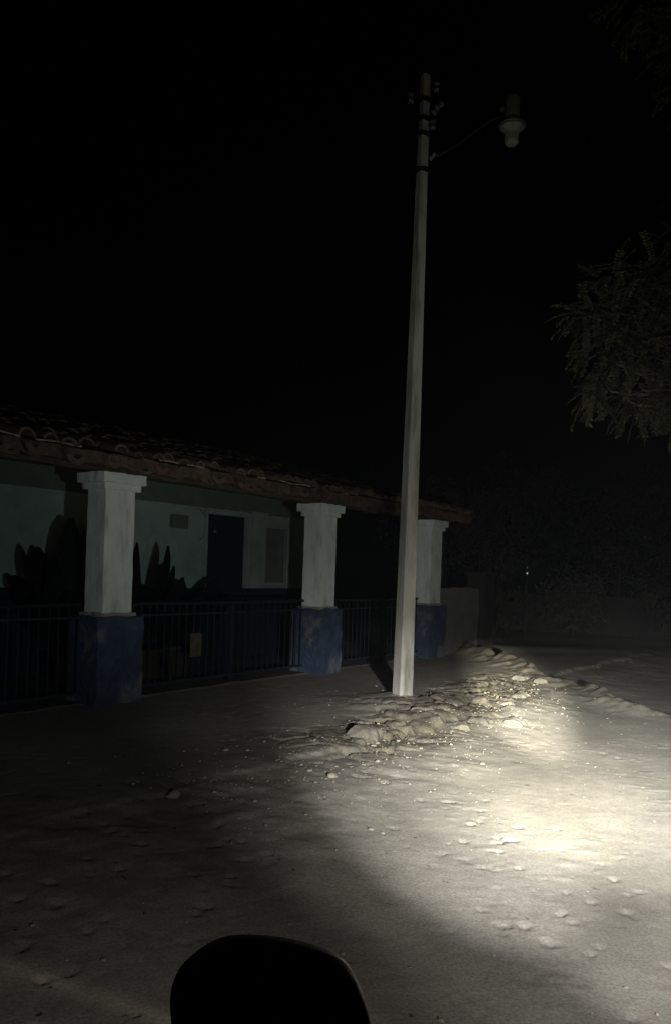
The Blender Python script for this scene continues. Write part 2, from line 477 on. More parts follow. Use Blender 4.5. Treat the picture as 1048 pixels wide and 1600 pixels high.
door = hb('door', M['door_paint'], [(3.48, 3.955, 2.06, 2.10, 0.012, 2.33), (3.97, 4.43, 2.06, 2.10, 0.012, 2.33),
                                   (3.56, 3.87, 2.045, 2.06, 0.25, 1.05), (3.56, 3.87, 2.045, 2.06, 1.25, 2.15),
                                   (4.05, 4.35, 2.045, 2.06, 0.25, 1.05), (4.05, 4.35, 2.045, 2.06, 1.25, 2.15)])
bm = bmesh.new(); lathe(bm, [(0.012, 0), (0.030, 0.008), (0.026, 0.03), (0.012, 0.045)], 12, Matrix.Translation((3.70, 2.045, 2.06)) @ Matrix.Rotation(R(90), 4, 'X'))
link('knocker', bm, M['wall_band'], door)
bm = bmesh.new(); tube(bm, [(3.93, 2.045, 1.0), (3.93, 2.0, 1.02), (3.93, 2.0, 1.14), (3.93, 2.045, 1.16)], 0.007, 8)
link('handle', bm, M['dark_steel'], door)
hb('door_frame', M['wall_paint'], [(3.42, 3.48, 1.96, 2.25, 1.15, 2.36), (4.43, 4.49, 1.96, 2.25, 1.15, 2.36), (3.48, 4.43, 1.962, 2.25, 2.33, 2.418)], bevel=0.006)
hb('pilaster', M['wall_paint'], [(4.52, 4.82, 1.93, 2.0, 1.152, 2.36), (4.49, 4.86, 1.90, 2.0, 2.36, 2.44)], bevel=0.006)
win = hb('window', M['shutter'], [(4.90, 5.18, 2.03, 2.058, 1.25, 2.20), (5.20, 5.48, 2.03, 2.058, 1.25, 2.20)])
bm = bmesh.new(); box(bm, 4.86, 4.90, 1.97, 2.058, 1.19, 2.25); box(bm, 5.50, 5.78, 1.955, 2.0, 1.152, 2.25); box(bm, 4.90, 5.50, 1.972, 2.058, 2.20, 2.248); box(bm, 4.90, 5.50, 1.972, 2.058, 1.19, 1.25)
link('window_frame', bm, M['wall_paint'], win, bevel=0.004)

# columns: foot, shaft, stepped capital
def column(s):
    c = empty('column', (s, 0, 0), 0, house)
    bm = grid_box(-0.305, 0.305, -0.23, 0.23, -0.15, 0.93, 0.05)
    for v in bm.verts:
        if v.co.z > 0.9:
            v.co.z += 0.02 * mnoise.noise(v.co * 9 + Vector((s * 3, 0, 0)))
        v.co.x *= 1.0 + 0.02 * (0.9 - v.co.z); v.co.y *= 1.0 + 0.02 * (0.9 - v.co.z)
    rough(bm, 0.016, 5, s)
    rough(bm, 0.008, 22, s + 3)
    link('column_base', bm, M['blue_paint'], c)
    bm = grid_box(-0.235, 0.24, -0.175, 0.18, 0.90, 0.965, 0.04)
    rough(bm, 0.014, 12, s + 1)
    link('ledge', bm, M['concrete'], c)
    bm = grid_box(-0.195, 0.195, -0.148, 0.148, 0.95, 2.29, 0.05)
    rough(bm, 0.006, 6, s + 2)
    link('column_shaft', bm, M['white_paint'], c)
    bm = grid_box(-0.24, 0.24, -0.185, 0.185, 2.275, 2.345, 0.03)
    rough(bm, 0.006, 14, s + 4)
    b2 = grid_box(-0.285, 0.285, -0.225, 0.225, 2.343, 2.45, 0.03)
    rough(b2, 0.011, 12, s + 5)
    tmp = bpy.data.meshes.new('t'); b2.to_mesh(tmp); b2.free(); bm.from_mesh(tmp); bpy.data.meshes.remove(tmp)
    link('capital', bm, M['white_paint'], c)
    return c
for s in (-3.85, 0.0, 3.80, 7.10):
    column(s)

# roof: beam, rafters, eave boards, barrel tiles
roof = empty('roof', (0, 0, 0), 0, house)
SL = 0.25
def roofz(y): return 2.52 + SL * (y + 0.47)      # underside of the tiles at depth y (eave at y = -0.47)
bm = grid_box(-9, 7.70, -0.09, 0.09, 2.455, 2.60, 0.25)
rough(bm, 0.02, 2.5, 5)
link('beam', bm, M['eave_wood'], roof)
for k, s in enumerate(np.arange(-8.8, 7.7, 0.62)):
    bm = bmesh.new()
    s = float(s) + random.uniform(-0.06, 0.06)
    r_ = 0.045 + random.uniform(-0.008, 0.008)
    tube(bm, [(s, y, roofz(y) - 0.055 + random.uniform(-0.008, 0.008)) for y in (-0.40 + random.uniform(-0.05, 0.02), 0.2, 0.9, 1.6, 1.97)], r_, 8)
    link('rafter', bm, M['eave_wood'], roof, smooth=True)
# one thick worn deck (cane and mud) that carries the tiles
bm = bmesh.new()
ns = 170
ss = np.linspace(-9.2, 7.80, ns)
ys = [-0.47, -0.30, 0.0, 0.6, 1.4, 2.3, 3.3, 5.0]
top, bot = [], []
for i, s in enumerate(ss):
    w = 0.05 * mnoise.noise(Vector((s * 1.3, 0, 0))) + 0.07 * mnoise.noise(Vector((s * 4.2, 3, 0)))
    h = 0.045 * mnoise.noise(Vector((s * 1.7, 9, 0))) + 0.065 * mnoise.noise(Vector((s * 5, 5, 0)))
    top.append([bm.verts.new((s, y + (w if j == 0 else 0), roofz(y) + 0.075 + h * 0.6)) for j, y in enumerate(ys)])
    bot.append([bm.verts.new((s, y + (w if j == 0 else 0), roofz(y) - (0.045 if j == 0 else (0.075 if j == 1 else 0.0)) + h)) for j, y in enumerate(ys)])
for i in range(ns - 1):
    for j in range(len(ys) - 1):
        bm.faces.new((top[i][j], top[i + 1][j], top[i + 1][j + 1], top[i][j + 1]))
        bm.faces.new((bot[i][j], bot[i][j + 1], bot[i + 1][j + 1], bot[i + 1][j]))
    bm.faces.new((top[i][0], bot[i][0], bot[i + 1][0], top[i + 1][0]))
    bm.faces.new((top[i][-1], top[i + 1][-1], bot[i + 1][-1], bot[i][-1]))
for e in (0, ns - 1):
    for j in range(len(ys) - 1):
        bm.faces.new((top[e][j], top[e][j + 1], bot[e][j + 1], bot[e][j]) if e == 0 else (top[e][j], bot[e][j], bot[e][j + 1], top[e][j + 1]))
bmesh.ops.recalc_face_normals(bm, faces=bm.faces)
link('roof_deck', bm, M['deck'], roof)
# barrel tiles, each a bent half pipe with thickness, all in the mesh of the tile cover
bm = bmesh.new()
def tile(cx, cy, ln, r0, r1, lift, yaw, up=1, th=0.016):
    seg = 6
    ca, sa = math.cos(yaw), math.sin(yaw)
    rings = []
    for (yy, rr, zz) in ((cy, r0, lift + 0.012), (cy + ln, r1, lift)):
        for th_ in (0, -th):
            ring = []
            for k in range(seg + 1):
                a = math.pi * k / seg
                x = math.cos(a) * (rr + th_); z = math.sin(a) * (rr + th_) * 0.8 * up
                dy = yy - cy
                ring.append(bm.verts.new((cx + x * ca - dy * sa, cy + dy * ca + x * sa, roofz(yy) + 0.08 + zz + z)))
            rings.append(ring)
    o0, i0, o1, i1 = rings
    for k in range(seg):
        bm.faces.new((o0[k], o0[k + 1], o1[k + 1], o1[k]))
        bm.faces.new((i0[k], i1[k], i1[k + 1], i0[k + 1]))
        bm.faces.new((o0[k], i0[k], i0[k + 1], o0[k + 1]))
        bm.faces.new((o1[k], o1[k + 1], i1[k + 1], i1[k]))
pitch = 0.215
for i in range(78):      # channel tiles below, their round bellies showing along the eave
    s = -9.0 + i * pitch
    if random.random() < 0.72:
        tile(s + random.uniform(-0.04, 0.04), -0.49 + random.uniform(-0.06, 0.06), 0.5, 0.105 + random.uniform(-0.025, 0.02), 0.10, -0.05 + random.uniform(-0.045, 0.03), random.uniform(-0.2, 0.2), up=-1.0, th=0.07)
    if random.random() < 0.40:
        tile(s + random.uniform(-0.07, 0.07), -0.45 + random.uniform(-0.06, 0.06), 0.4, 0.085 + random.uniform(-0.02, 0.03), 0.09, -0.10 + random.uniform(-0.04, 0.03), random.uniform(-0.3, 0.3), up=-0.7, th=0.06)
for i in range(79):
    s = -9.1 + i * pitch
    for j in range(12):
        y = -0.53 + j * 0.40 + random.uniform(-0.05, 0.05)
        if random.random() < 0.035 and j < 3: continue
        tile(s + random.uniform(-0.015, 0.015), y, 0.46, 0.092 + random.uniform(-0.018, 0.014), 0.075, 0.004 + random.uniform(-0.012, 0.028),
             random.uniform(-0.16, 0.16), th=0.03)
link('tile_cover', bm, M['clay_tile'], roof, smooth=False)
# the pale mortar and board line under the tiles, broken in places
for a, b in ((-2.2, -1.45), (-1.30, -0.78), (0.20, 0.46), (0.60, 0.86), (1.80, 1.95), (2.2, 2.85), (3.7, 4.0), (-4.2, -2.6), (5.4, 5.7)):
    pts = [(s, -0.50 - 0.01 * math.sin(s * 3), roofz(-0.47) + 0.078 + 0.014 + 0.030 * mnoise.noise(Vector((s * 2.6, 0, 2)))) for s in np.linspace(a, b, 12)]
    bm = bmesh.new(); tube(bm, pts, [0.003 + 0.009 * abs(math.sin(i_ * 1.3)) for i_ in range(12)], 6)
    link('mortar_line', bm, M['mortar'], roof)

# small box and a cable loop on the wall
t = empty('meter_box', W2(2.86, -2.0, 0), RZ)
tag(t, 'small grey meter box high on the wall left of the dark door', 'meter box')
bm = bmesh.new(); box(bm, -0.16, 0.16, -0.07, -0.002, 2.06, 2.26); link('housing', bm, M['wall_band'], t, bevel=0.01)
bm = bmesh.new(); box(bm, -0.11, 0.11, -0.082, -0.071, 2.10, 2.22); link('cover', bm, M['wall_band'], t, bevel=0.003)
t = empty('cable', W2(3.36, -2.0, 0), RZ)
bm = bmesh.new()
tube(bm, [(0.13 * math.sin(a) - 0.02, -0.035 + 0.01 * a, 2.26 - 0.25 * (a / 3.0) + 0.09 * math.cos(a)) for a in np.linspace(-1.2, 3.2, 16)], 0.005, 6)
o = link('hanging_cable', bm, M['dark_steel']); o.matrix_world = t.matrix_world
o.location = W2(3.36, -2.0, 0); o.rotation_euler = (0, 0, RZ)
tag(o, 'loose dark cable curling down the wall beside the door', 'cable')
bpy.data.objects.remove(t)

# ------------------------------------------------------------------ railings
def railing(s0, s1, label, posts=(), gate_side=None):
    t = empty('railing', W2(s0, -0.02, 0), RZ)
    tag(t, label, 'railing', 'steel railings between the veranda columns')
    L_ = s1 - s0
    bm = bmesh.new()
    tube(bm, [(0.02, 0, 0.93), (0.035, 0, 0.99), (0.075, 0, 1.035), (0.14, 0, 1.045), (L_ * 0.5, 0, 1.04), (L_ - 0.02, 0, 1.045)], 0.021, 8)
    link('top_rail', bm, M['rail_paint'], t, smooth=True)
    bm = bmesh.new(); box(bm, 0, L_, -0.012, 0.012, 0.10, 0.13); link('bottom_rail', bm, M['rail_paint'], t)
    bm = bmesh.new(); box(bm, 0, L_, -0.010, 0.010, 0.90, 0.925); link('middle_rail', bm, M['rail_paint'], t)
    for p in posts:
        bm = bmesh.new(); box(bm, p - s0 - 0.024, p - s0 + 0.024, -0.024, 0.024, 0.0, 1.03); link('post', bm, M['rail_paint'], t, bevel=0.004)
    bm = bmesh.new(); box(bm, -0.0055, 0.0055, -0.0055, 0.0055, 0.128, 1.03)
    b0 = link('baluster', bm, M['rail_paint'], t)
    n_ = int(L_ / 0.115)
    b0.location = (L_ / n_ * 0.5, 0, 0)
    for k in range(1, n_):
        c = b0.copy(); COL.objects.link(c); c.parent = t
        c.location = (L_ / n_ * (k + 0.5) , 0, random.uniform(-0.003, 0.003)); c.rotation_euler = (random.uniform(-0.006, 0.006), random.uniform(-0.006, 0.006), 0)
    return t
railing(-3.54, -0.31, 'dark steel railing left of the nearest veranda column', (-1.9,))
railing(0.31, 3.49, 'dark steel railing between nearest and middle column, carrying a rusty plate', (1.98,))
railing(4.11, 6.79, 'dark steel railing behind the concrete pole, between middle and farthest column', (5.62,))
t = tag(link('sign_plate', grid_box(-0.09, 0.09, -0.006, 0.006, 0.40, 0.68, 0.08), M['plate']), 'small rusty brown plate hung on the railing bars', 'plate')
t.location = W2(1.32, 0.02, 0); t.rotation_euler = (0, 0, RZ)

# ------------------------------------------------------------------ broad-leaved potted plants behind the railing
def broad_leaf(bm, base, az, elev, ln, wd, droop):
    n_ = 14
    side = Vector((-math.sin(az), math.cos(az), 0))
    p = Vector(base); e = elev; prev = None
    for k in range(n_ + 1):
        u = k / n_
        w = wd * (0.06 if u < 0.28 else math.sin(math.pi * min(1, (u - 0.24) / 0.765)) ** 0.45 + 0.02) * 0.5
        d = Vector((math.cos(az) * math.cos(e), math.sin(az) * math.cos(e), math.sin(e)))
        sf = d.cross(Vector((0.25, -1, 0.1))).normalized()
        if sf.dot(side) < 0: sf = -sf
        sd_ = (sf * 0.85 + side * 0.3).normalized()
        nrm = sd_.cross(d)
        row = [bm.verts.new(p - sd_ * w + nrm * w * 0.25), bm.verts.new(p), bm.verts.new(p + sd_ * w + nrm * w * 0.25)]
        if prev:
            for a in (0, 1): bm.faces.new((prev[a], prev[a + 1], row[a + 1], row[a]))
        prev = row
        p = p + d * (ln / n_); e -= droop / n_
def plant(s, t_, label, leaves, pot_r=0.2):
    root = empty('potted_plant', W2(s, t_, 0.012), RZ)
    tag(root, label, 'plant')
    bm = bmesh.new(); lathe(bm, [(pot_r * 0.7, 0), (pot_r * 0.8, 0.1), (pot_r, 0.36), (pot_r * 1.1, 0.37), (pot_r * 1.1, 0.42), (pot_r * 0.9, 0.42)], 20)
    link('pot', bm, M['pot'], root, smooth=True)
    bm = bmesh.new()
    for (az, el, ln, wd, dr) in leaves:
        broad_leaf(bm, (0.05 * math.cos(R(az)), 0.05 * math.sin(R(az)), 0.4), R(az), R(el), ln, wd, R(dr))
    o = link('foliage', bm, M['broad_leaf'], root)
    md = o.modifiers.new('thick', 'SOLIDIFY'); md.thickness = 0.004
    return root
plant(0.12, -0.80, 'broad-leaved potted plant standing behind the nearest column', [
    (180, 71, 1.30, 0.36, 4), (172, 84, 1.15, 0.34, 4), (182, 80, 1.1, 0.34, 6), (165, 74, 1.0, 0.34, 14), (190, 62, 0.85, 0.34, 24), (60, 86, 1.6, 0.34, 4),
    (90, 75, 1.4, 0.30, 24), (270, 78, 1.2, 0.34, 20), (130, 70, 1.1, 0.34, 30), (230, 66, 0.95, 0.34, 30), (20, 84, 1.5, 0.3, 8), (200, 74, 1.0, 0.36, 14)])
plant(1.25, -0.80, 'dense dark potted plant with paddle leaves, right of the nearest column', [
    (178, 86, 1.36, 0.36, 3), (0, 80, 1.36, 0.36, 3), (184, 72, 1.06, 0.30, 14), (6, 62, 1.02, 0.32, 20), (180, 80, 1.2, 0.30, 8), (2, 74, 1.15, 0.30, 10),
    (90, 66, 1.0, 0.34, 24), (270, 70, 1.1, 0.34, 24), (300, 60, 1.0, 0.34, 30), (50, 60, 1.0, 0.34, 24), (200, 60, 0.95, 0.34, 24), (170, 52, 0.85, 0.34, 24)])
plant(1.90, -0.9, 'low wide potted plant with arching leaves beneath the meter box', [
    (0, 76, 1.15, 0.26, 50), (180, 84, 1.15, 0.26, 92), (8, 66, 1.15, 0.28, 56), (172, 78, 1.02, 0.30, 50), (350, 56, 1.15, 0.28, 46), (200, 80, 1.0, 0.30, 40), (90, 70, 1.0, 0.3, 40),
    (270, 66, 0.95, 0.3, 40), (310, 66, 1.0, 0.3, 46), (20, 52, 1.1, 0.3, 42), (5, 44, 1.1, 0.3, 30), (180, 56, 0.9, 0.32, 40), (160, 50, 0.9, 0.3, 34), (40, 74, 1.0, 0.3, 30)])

# ------------------------------------------------------------------ utility pole with street lamp
PX, PY = 0.83, 9.36
pole = empty('utility_pole', (PX, PY, 0), 0)
tag(pole, 'tall tapering octagonal concrete pole beside the veranda, insulators at its top', 'utility pole')
bm = bmesh.new()
rows = []
def prad(z): return 0.150 - 0.0105 * z
for z in np.linspace(-0.3, 7.32, 40):
    rr = prad(max(z, 0))
    ring = []
    hw = rr * 0.62
    ch = hw * 0.80
    for (xx, yy) in ((hw, -ch), (hw, ch), (ch, hw), (-ch, hw), (-hw, ch), (-hw, -ch), (-ch, -hw), (ch, -hw)):
        j = 1 + 0.012 * mnoise.noise(Vector((xx * 30, yy * 30, z * 2.5)))
        aa = R(27 + 3)
        ring.append(bm.verts.new(((xx * math.cos(aa) - yy * math.sin(aa)) * j + 0.004 * z, (xx * math.sin(aa) + yy * math.cos(aa)) * j, z)))
    rows.append(ring)
for a, b in zip(rows, rows[1:]):
    for k in range(8): bm.faces.new((a[k], a[(k + 1) % 8], b[(k + 1) % 8], b[k]))
bm.faces.new(rows[-1]); bm.faces.new(list(reversed(rows[0])))
link('shaft', bm, M['concrete_pole'], pole)
for z in (6.20, 6.62, 6.80, 7.02):
    rr = prad(z) * 0.86
    bm = bmesh.new()
    lathe(bm, [(rr, -0.022), (rr + 0.012, -0.022), (rr + 0.012, 0.022), (rr, 0.022)], 16, Matrix.Translation((0.004 * z, 0, z)) @ Matrix.Rotation(R(6 if z > 6.3 else 0), 4, 'Y'))
    link('clamp_band', bm, M['dark_steel'], pole)
def insulator(px_, py_, pz_, tx, ty, tilt=0):
    bm = bmesh.new()
    ax = 0.004 * pz_
    tube(bm, [(ax, 0, pz_), (px_, py_, pz_)], 0.012, 6)
    tube(bm, [(px_, py_, pz_ - 0.07), (px_, py_, pz_ + 0.07)], 0.010, 6)
    b = link('bracket', bm, M['dark_steel'], pole)
    bm = bmesh.new()
    lathe(bm, [(0.022, -0.055), (0.036, -0.05), (0.038, -0.025), (0.024, -0.012), (0.022, 0.012), (0.038, 0.025), (0.036, 0.05), (0.022, 0.055)], 16,
          Matrix.Translation((px_, py_, pz_)) @ Matrix.Rotation(tilt, 4, 'Y'))
    link('insulator', bm, M['porcelain'], b, smooth=True)
insulator(0.155, -0.05, 7.16, 0, 0)
insulator(-0.140, -0.04, 7.03, 0, 0)
insulator(0.20, 0.02, 6.98, 0, 0, 0.7)
insulator(0.150, -0.04, 6.90, 0, 0, 0.5)
insulator(0.125, -0.05, 6.72, 0, 0)

# street lamp on a curved arm
lamp = empty('street_lamp', (PX + 0.06, PY - 0.02, 6.32), 0)
tag(lamp, 'unlit street lamp with glass bowl on a curved arm from the pole', 'street lamp')
bm = bmesh.new()
arm = [(0.03, -0.06, 0), (0.16, -0.07, 0.04), (0.36, -0.09, 0.15), (0.56, -0.12, 0.31), (0.74, -0.14, 0.43), (0.90, -0.15, 0.47)]
tube(bm, arm, 0.019, 10)
link('arm', bm, M['dark_steel'], lamp, smooth=True)
bm = bmesh.new(); tube(bm, [(0.045, -0.065, -0.02), (0.10, -0.07, 0.045)], 0.026, 8); link('arm_clamp', bm, M['galvanised'], lamp)
LX, LY, LZ = 0.965, -0.155, 0.0
T = Matrix.Translation((LX, LY, LZ))
bm = bmesh.new(); lathe(bm, [(0.060, 0.44), (0.082, 0.445), (0.088, 0.47), (0.088, 0.655), (0.080, 0.68), (0.05, 0.685)], 24, T)
hd = link('ballast_housing', bm, M['lamp_metal'], lamp, smooth=True)
bm = bmesh.new(); lathe(bm, [(0.02, 0.0), (0.034, 0.008), (0.034, 0.05), (0.02, 0.058)], 12, Matrix.Translation((LX - 0.13, LY - 0.03, 0.49)))
link('photocell', bm, M['porcelain'], hd, smooth=True)
bm = bmesh.new(); lathe(bm, [(0.155, 0.335), (0.158, 0.345), (0.150, 0.37), (0.112, 0.405), (0.075, 0.442), (0.070, 0.442), (0.105, 0.398), (0.145, 0.36), (0.150, 0.335)][::1], 28, T)
link('skirt', bm, M['lamp_metal'], lamp, smooth=True)
glass = bpy.data.materials.new('refractor_glass'); glass.use_nodes = True
gb = glass.node_tree.nodes['Principled BSDF']
gb.inputs['Base Color'].default_value = (0.40, 0.40, 0.32, 1); gb.inputs['Roughness'].default_value = 0.25
gb.inputs['Transmission Weight'].default_value = 0.35; gb.inputs['IOR'].default_value = 1.45
gw = glass.node_tree.nodes.new('ShaderNodeTexWave'); gw.inputs['Scale'].default_value = 30
gbp = glass.node_tree.nodes.new('ShaderNodeBump'); gbp.inputs['Strength'].default_value = 0.4; gbp.inputs['Distance'].default_value = 0.01
gtc = glass.node_tree.nodes.new('ShaderNodeTexCoord')
glass.node_tree.links.new(gtc.outputs['Object'], gw.inputs['Vector'])
glass.node_tree.links.new(gw.outputs['Fac'], gbp.inputs['Height']); glass.node_tree.links.new(gbp.outputs['Normal'], gb.inputs['Normal'])
bm = bmesh.new(); lathe(bm, [(0.02, 0.118), (0.05, 0.125), (0.076, 0.150), (0.082, 0.19), (0.080, 0.245), (0.092, 0.275), (0.138, 0.315), (0.146, 0.334)], 28, T)
link('glass_bowl', bm, glass, lamp, smooth=True)
bm = bmesh.new(); lathe(bm, [(0.02, 0.20), (0.045, 0.22), (0.055, 0.27), (0.045, 0.32), (0.025, 0.36), (0.025, 0.40)], 20, T)
link('bulb', bm, M['porcelain'], lamp, smooth=True)

# ------------------------------------------------------------------ broken pavement slabs and stones along the rim
def stone(name, x, y, sx, sy, sz, rz, seed, m, label, cat, group, tilt=0.0, sink=0.35):
    rnd = random.Random(seed)
    bm = bmesh.new()
    if sx >= 0.1:          # a broken plate: an uneven polygon with thickness, its edge knocked off
        k_ = rnd.randint(5, 7)
        an = sorted((i_ + rnd.uniform(-0.32, 0.32)) * 6.283 / k_ for i_ in range(k_))
        po = [(math.cos(a_) * sx * rnd.uniform(0.8, 1.2), math.sin(a_) * sy * rnd.uniform(0.8, 1.2)) for a_ in an]
        fine = []
        for i_ in range(k_):
            p_, q_ = po[i_], po[(i_ + 1) % k_]
            for u_ in (0, 0.25, 0.5, 0.75):
                fine.append((p_[0] + (q_[0] - p_[0]) * u_ + rnd.uniform(-0.007, 0.007), p_[1] + (q_[1] - p_[1]) * u_ + rnd.uniform(-0.007, 0.007)))
        rr_ = []
        for f_, z_ in ((1.35, -sz * 1.2), (1.12, sz * 0.1), (0.98, sz * 0.55), (0.82, sz * 0.85), (0.55, sz), (0.25, sz)):
            rr_.append([bm.verts.new((x_ * f_, y_ * f_, z_ + (0.012 * mnoise.noise(Vector((x_ * f_ * 9, y_ * f_ * 9, seed))) if z_ > 0 else 0))) for x_, y_ in fine])
        m_ = len(fine)
        for a_, b_ in zip(rr_, rr_[1:]):
            for i_ in range(m_): bm.faces.new((a_[i_], a_[(i_ + 1) % m_], b_[(i_ + 1) % m_], b_[i_]))
        bm.faces.new(rr_[-1]); bm.faces.new(list(reversed(rr_[0])))
        rough(bm, 0.016, 13, seed)
        rough(bm, 0.006, 38, seed + 1)
    else:
        bmesh.ops.create_icosphere(bm, subdivisions=2, radius=1)
        for v in bm.verts: v.co = Vector((v.co.x * sx, v.co.y * sy, v.co.z * sz))
        rough(bm, 0.4 * min(sx, sy, sz), 30, seed)
    o = link(name, bm, m)
    o.location = (x, y, gz(x, y) + sz * (1 - 2 * sink))
    o.rotation_euler = (tilt * math.cos(seed), tilt * math.sin(seed * 1.3), rz)
    return tag(o, label, cat, group)
ST = [
    (0.34, 7.36, 0.20, 0.13, 0.085, 0.3, 'big pale broken pavement block with a dark gap round it, left below the pole', 'rock'),
    (0.98, 8.55, 0.21, 0.15, 0.050, 0.9, 'tilted flat slab leaning at the foot of the pole', 'concrete'),
    (1.28, 8.18, 0.17, 0.12, 0.045, 0.5, 'flat slab fragment in front of the pole, beside a white pebble', 'concrete'),
    (0.62, 7.90, 0.16, 0.12, 0.055, 1.2, 'rounded earthy block just left below the pole foot', 'rock'),
    (0.86, 7.62, 0.19, 0.11, 0.045, 0.2, 'low broken slab between the big block and the pebbles', 'rock'),
    (1.62, 8.62, 0.24, 0.14, 0.045, 0.6, 'long flat slab to the right of the pole foot', 'concrete'),
    (1.98, 8.75, 0.20, 0.13, 0.050, 0.1, 'smooth pale slab at the right end of the rubble', 'rock'),
    (1.72, 9.45, 0.22, 0.14, 0.050, 0.8, 'cracked slab lying behind the long flat slab', 'concrete'),
    (2.12, 9.75, 0.18, 0.12, 0.050, 0.4, 'broken slab beside the dark cracks right of the pole', 'concrete'),
    (1.38, 9.25, 0.16, 0.10, 0.045, 1.0, 'small slab half buried just right of the pole', 'concrete'),
    (0.30, 7.86, 0.15, 0.10, 0.045, 0.7, 'dim earthy block at the left end of the rubble', 'rock'),
    (2.45, 10.4, 0.20, 0.13, 0.050, 0.9, 'far slab of the pavement rim near the cross ridge', 'concrete'),
    (2.85, 12.0, 0.20, 0.13, 0.080, 0.5, 'pale lump crowning the ridge at the far end of the pavement', 'rock'),
    (3.05, 11.6, 0.16, 0.10, 0.050, 0.2, 'bright angular lump on the near side of the ridge', 'rock'),
    (-1.02, 5.28, 0.045, 0.035, 0.030, 0.5, 'lone small stone at the dark pavement edge, lower left', 'rock'),
    (0.02, 6.05, 0.035, 0.028, 0.020, 0.5, 'lone pale pebble on the dust left of the lit patch', 'concrete'),
    (1.22, 8.02, 0.028, 0.024, 0.020, 0.5, 'bright white pebble at the crack in front of the pole', 'porcelain'),
]
for i, (x, y, sx, sy, sz, rz, lab, mm) in enumerate(ST):
    small = sx < 0.1
    if not small: sx, sy, sz = sx * 0.72, sy * 0.80, sz * 0.62
    stone('pebble' if small else 'slab_fragment' if mm == 'concrete' else 'rock', x, y, sx, sy, sz, rz, 11 + i * 3.7, M['rubble'] if not small else M[mm], lab,
          'stone', None if small else 'broken slabs along the pavement rim', 0.0 if small else 0.16, 0.2 if small else 0.42)

# gravel: one mesh of small stones nobody could count
bm = bmesh.new()
rg = random.Random(3)
def tiny(x, y, r_):
    z = gz(x, y) + r_ * 0.35
    vs = []
    base = [(1, 0, 0), (0, 1, 0), (-1, 0, 0), (0, -1, 0), (0.7, 0.7, 0.1), (-0.7, 0.7, 0), (-0.7, -0.7, 0.1), (0.7, -0.7, 0)]
    order = [0, 4, 1, 5, 2, 6, 3, 7]
    a = rg.uniform(0, 6.28); st = rg.uniform(0.6, 1.0)
    lo, hi = [], []
    for q in order:
        bx, by, _ = base[q]
        k = rg.uniform(0.75, 1.15) * r_
        X_, Y_ = bx * k, by * k * st
        X_, Y_ = X_ * math.cos(a) - Y_ * math.sin(a), X_ * math.sin(a) + Y_ * math.cos(a)
        lo.append(bm.verts.new((x + X_, y + Y_, z - r_ * 0.2)))
        hi.append(bm.verts.new((x + X_ * 0.62, y + Y_ * 0.62, z + r_ * rg.uniform(0.15, 0.35))))
    for k in range(8): bm.faces.new((lo[k], lo[(k + 1) % 8], hi[(k + 1) % 8], hi[k]))
    bm.faces.new(hi)
for k in range(1500):
    # thickest along the crumbled rim
    if k < 1050:
        s = rg.uniform(-2.0, 5.5); t_ = 3.15 - 0.75 * float(sstep(2.0, 6.5, s)) + rg.gauss(0.1, 0.42)
        p = W2(s, t_); x, y = p[0], p[1]; r_ = min(0.028, 0.005 + rg.expovariate(1 / 0.004))
    else:
        x = rg.uniform(-1.5, 4.5); y = rg.uniform(2.4, 10.5); r_ = min(0.022, 0.004 + rg.expovariate(1 / 0.003))
    tiny(x, y, r_)
o = link('gravel', bm, M['rock'])
tag(o, 'scattered gravel and crumbs of pavement on the dusty street', 'gravel', kind='stuff')

# ------------------------------------------------------------------ low wall and gate post past the veranda, far wall
def wall_thing(name, a, b, h, th, label, cat, m=None, step=0.25):
    a = Vector((a[0], a[1], 0)); b = Vector((b[0], b[1], 0))
    L_ = (b - a).length
    bm = grid_box(0, L_, -th / 2, th / 2, -0.5, h, step)
    rough(bm, 0.03, 2.2, L_)
    o = link(name, bm, m or M['far_wall'])
    o.location = a; o.rotation_euler = (0, 0, math.atan2(b.y - a.y, b.x - a.x))
    return tag(o, label, cat)
wall_thing('low_wall', W2(7.45, -0.02)[:2], W2(9.05, -0.02)[:2], 1.24, 0.2, 'low grey wall joining the farthest veranda column to the gate post', 'wall')
gp = empty('gate_post', W2(9.35, -0.02, 0), RZ)
tag(gp, 'dark square gate post at the end of the low grey wall', 'gate post')
bm = grid_box(-0.22, 0.22, -0.2, 0.2, -0.3, 1.50, 0.15); rough(bm, 0.015, 4, 2); link('post', bm, M['dark_wall'], gp)
bm = bmesh.new(); box(bm, -0.27, 0.27, -0.25, 0.25, 1.49, 1.57); link('cap', bm, M['dark_wall'], gp, bevel=0.02)
wall_thing('far_wall', (3.4, 27.0), (14.0, 24.0), 0.95, 0.3, 'long dim wall across the far end of the street', 'wall', M['dark_wall'], step=0.6)

# ------------------------------------------------------------------ the near tree reaching in from the right
def add_leaf(V, F, p, d, side, ln, wd):
    i = len(V)
    V += [p, p + d * ln * 0.5 + side * wd, p + d * ln, p + d * ln * 0.5 - side * wd]
    F.append((i, i + 1, i + 2, i + 3))
def rvec(r_): 
    while True:
        v = Vector((r_.uniform(-1, 1), r_.uniform(-1, 1), r_.uniform(-1, 1)))
        if 0.05 < v.length < 1: return v
def mesh_obj(name, V, F, m, parent):
    me_ = bpy.data.meshes.new(name); me_.from_pydata([tuple(v) for v in V], [], F); me_.materials.append(m)
    o_ = bpy.data.objects.new(name, me_); COL.objects.link(o_); o_.parent = parent
    return o_

tr = empty('tree', (6.4, 10.0, -0.15), 0)
tag(tr, 'near leafy tree whose drooping branches reach in from the right edge', 'tree')
rt = random.Random(11)
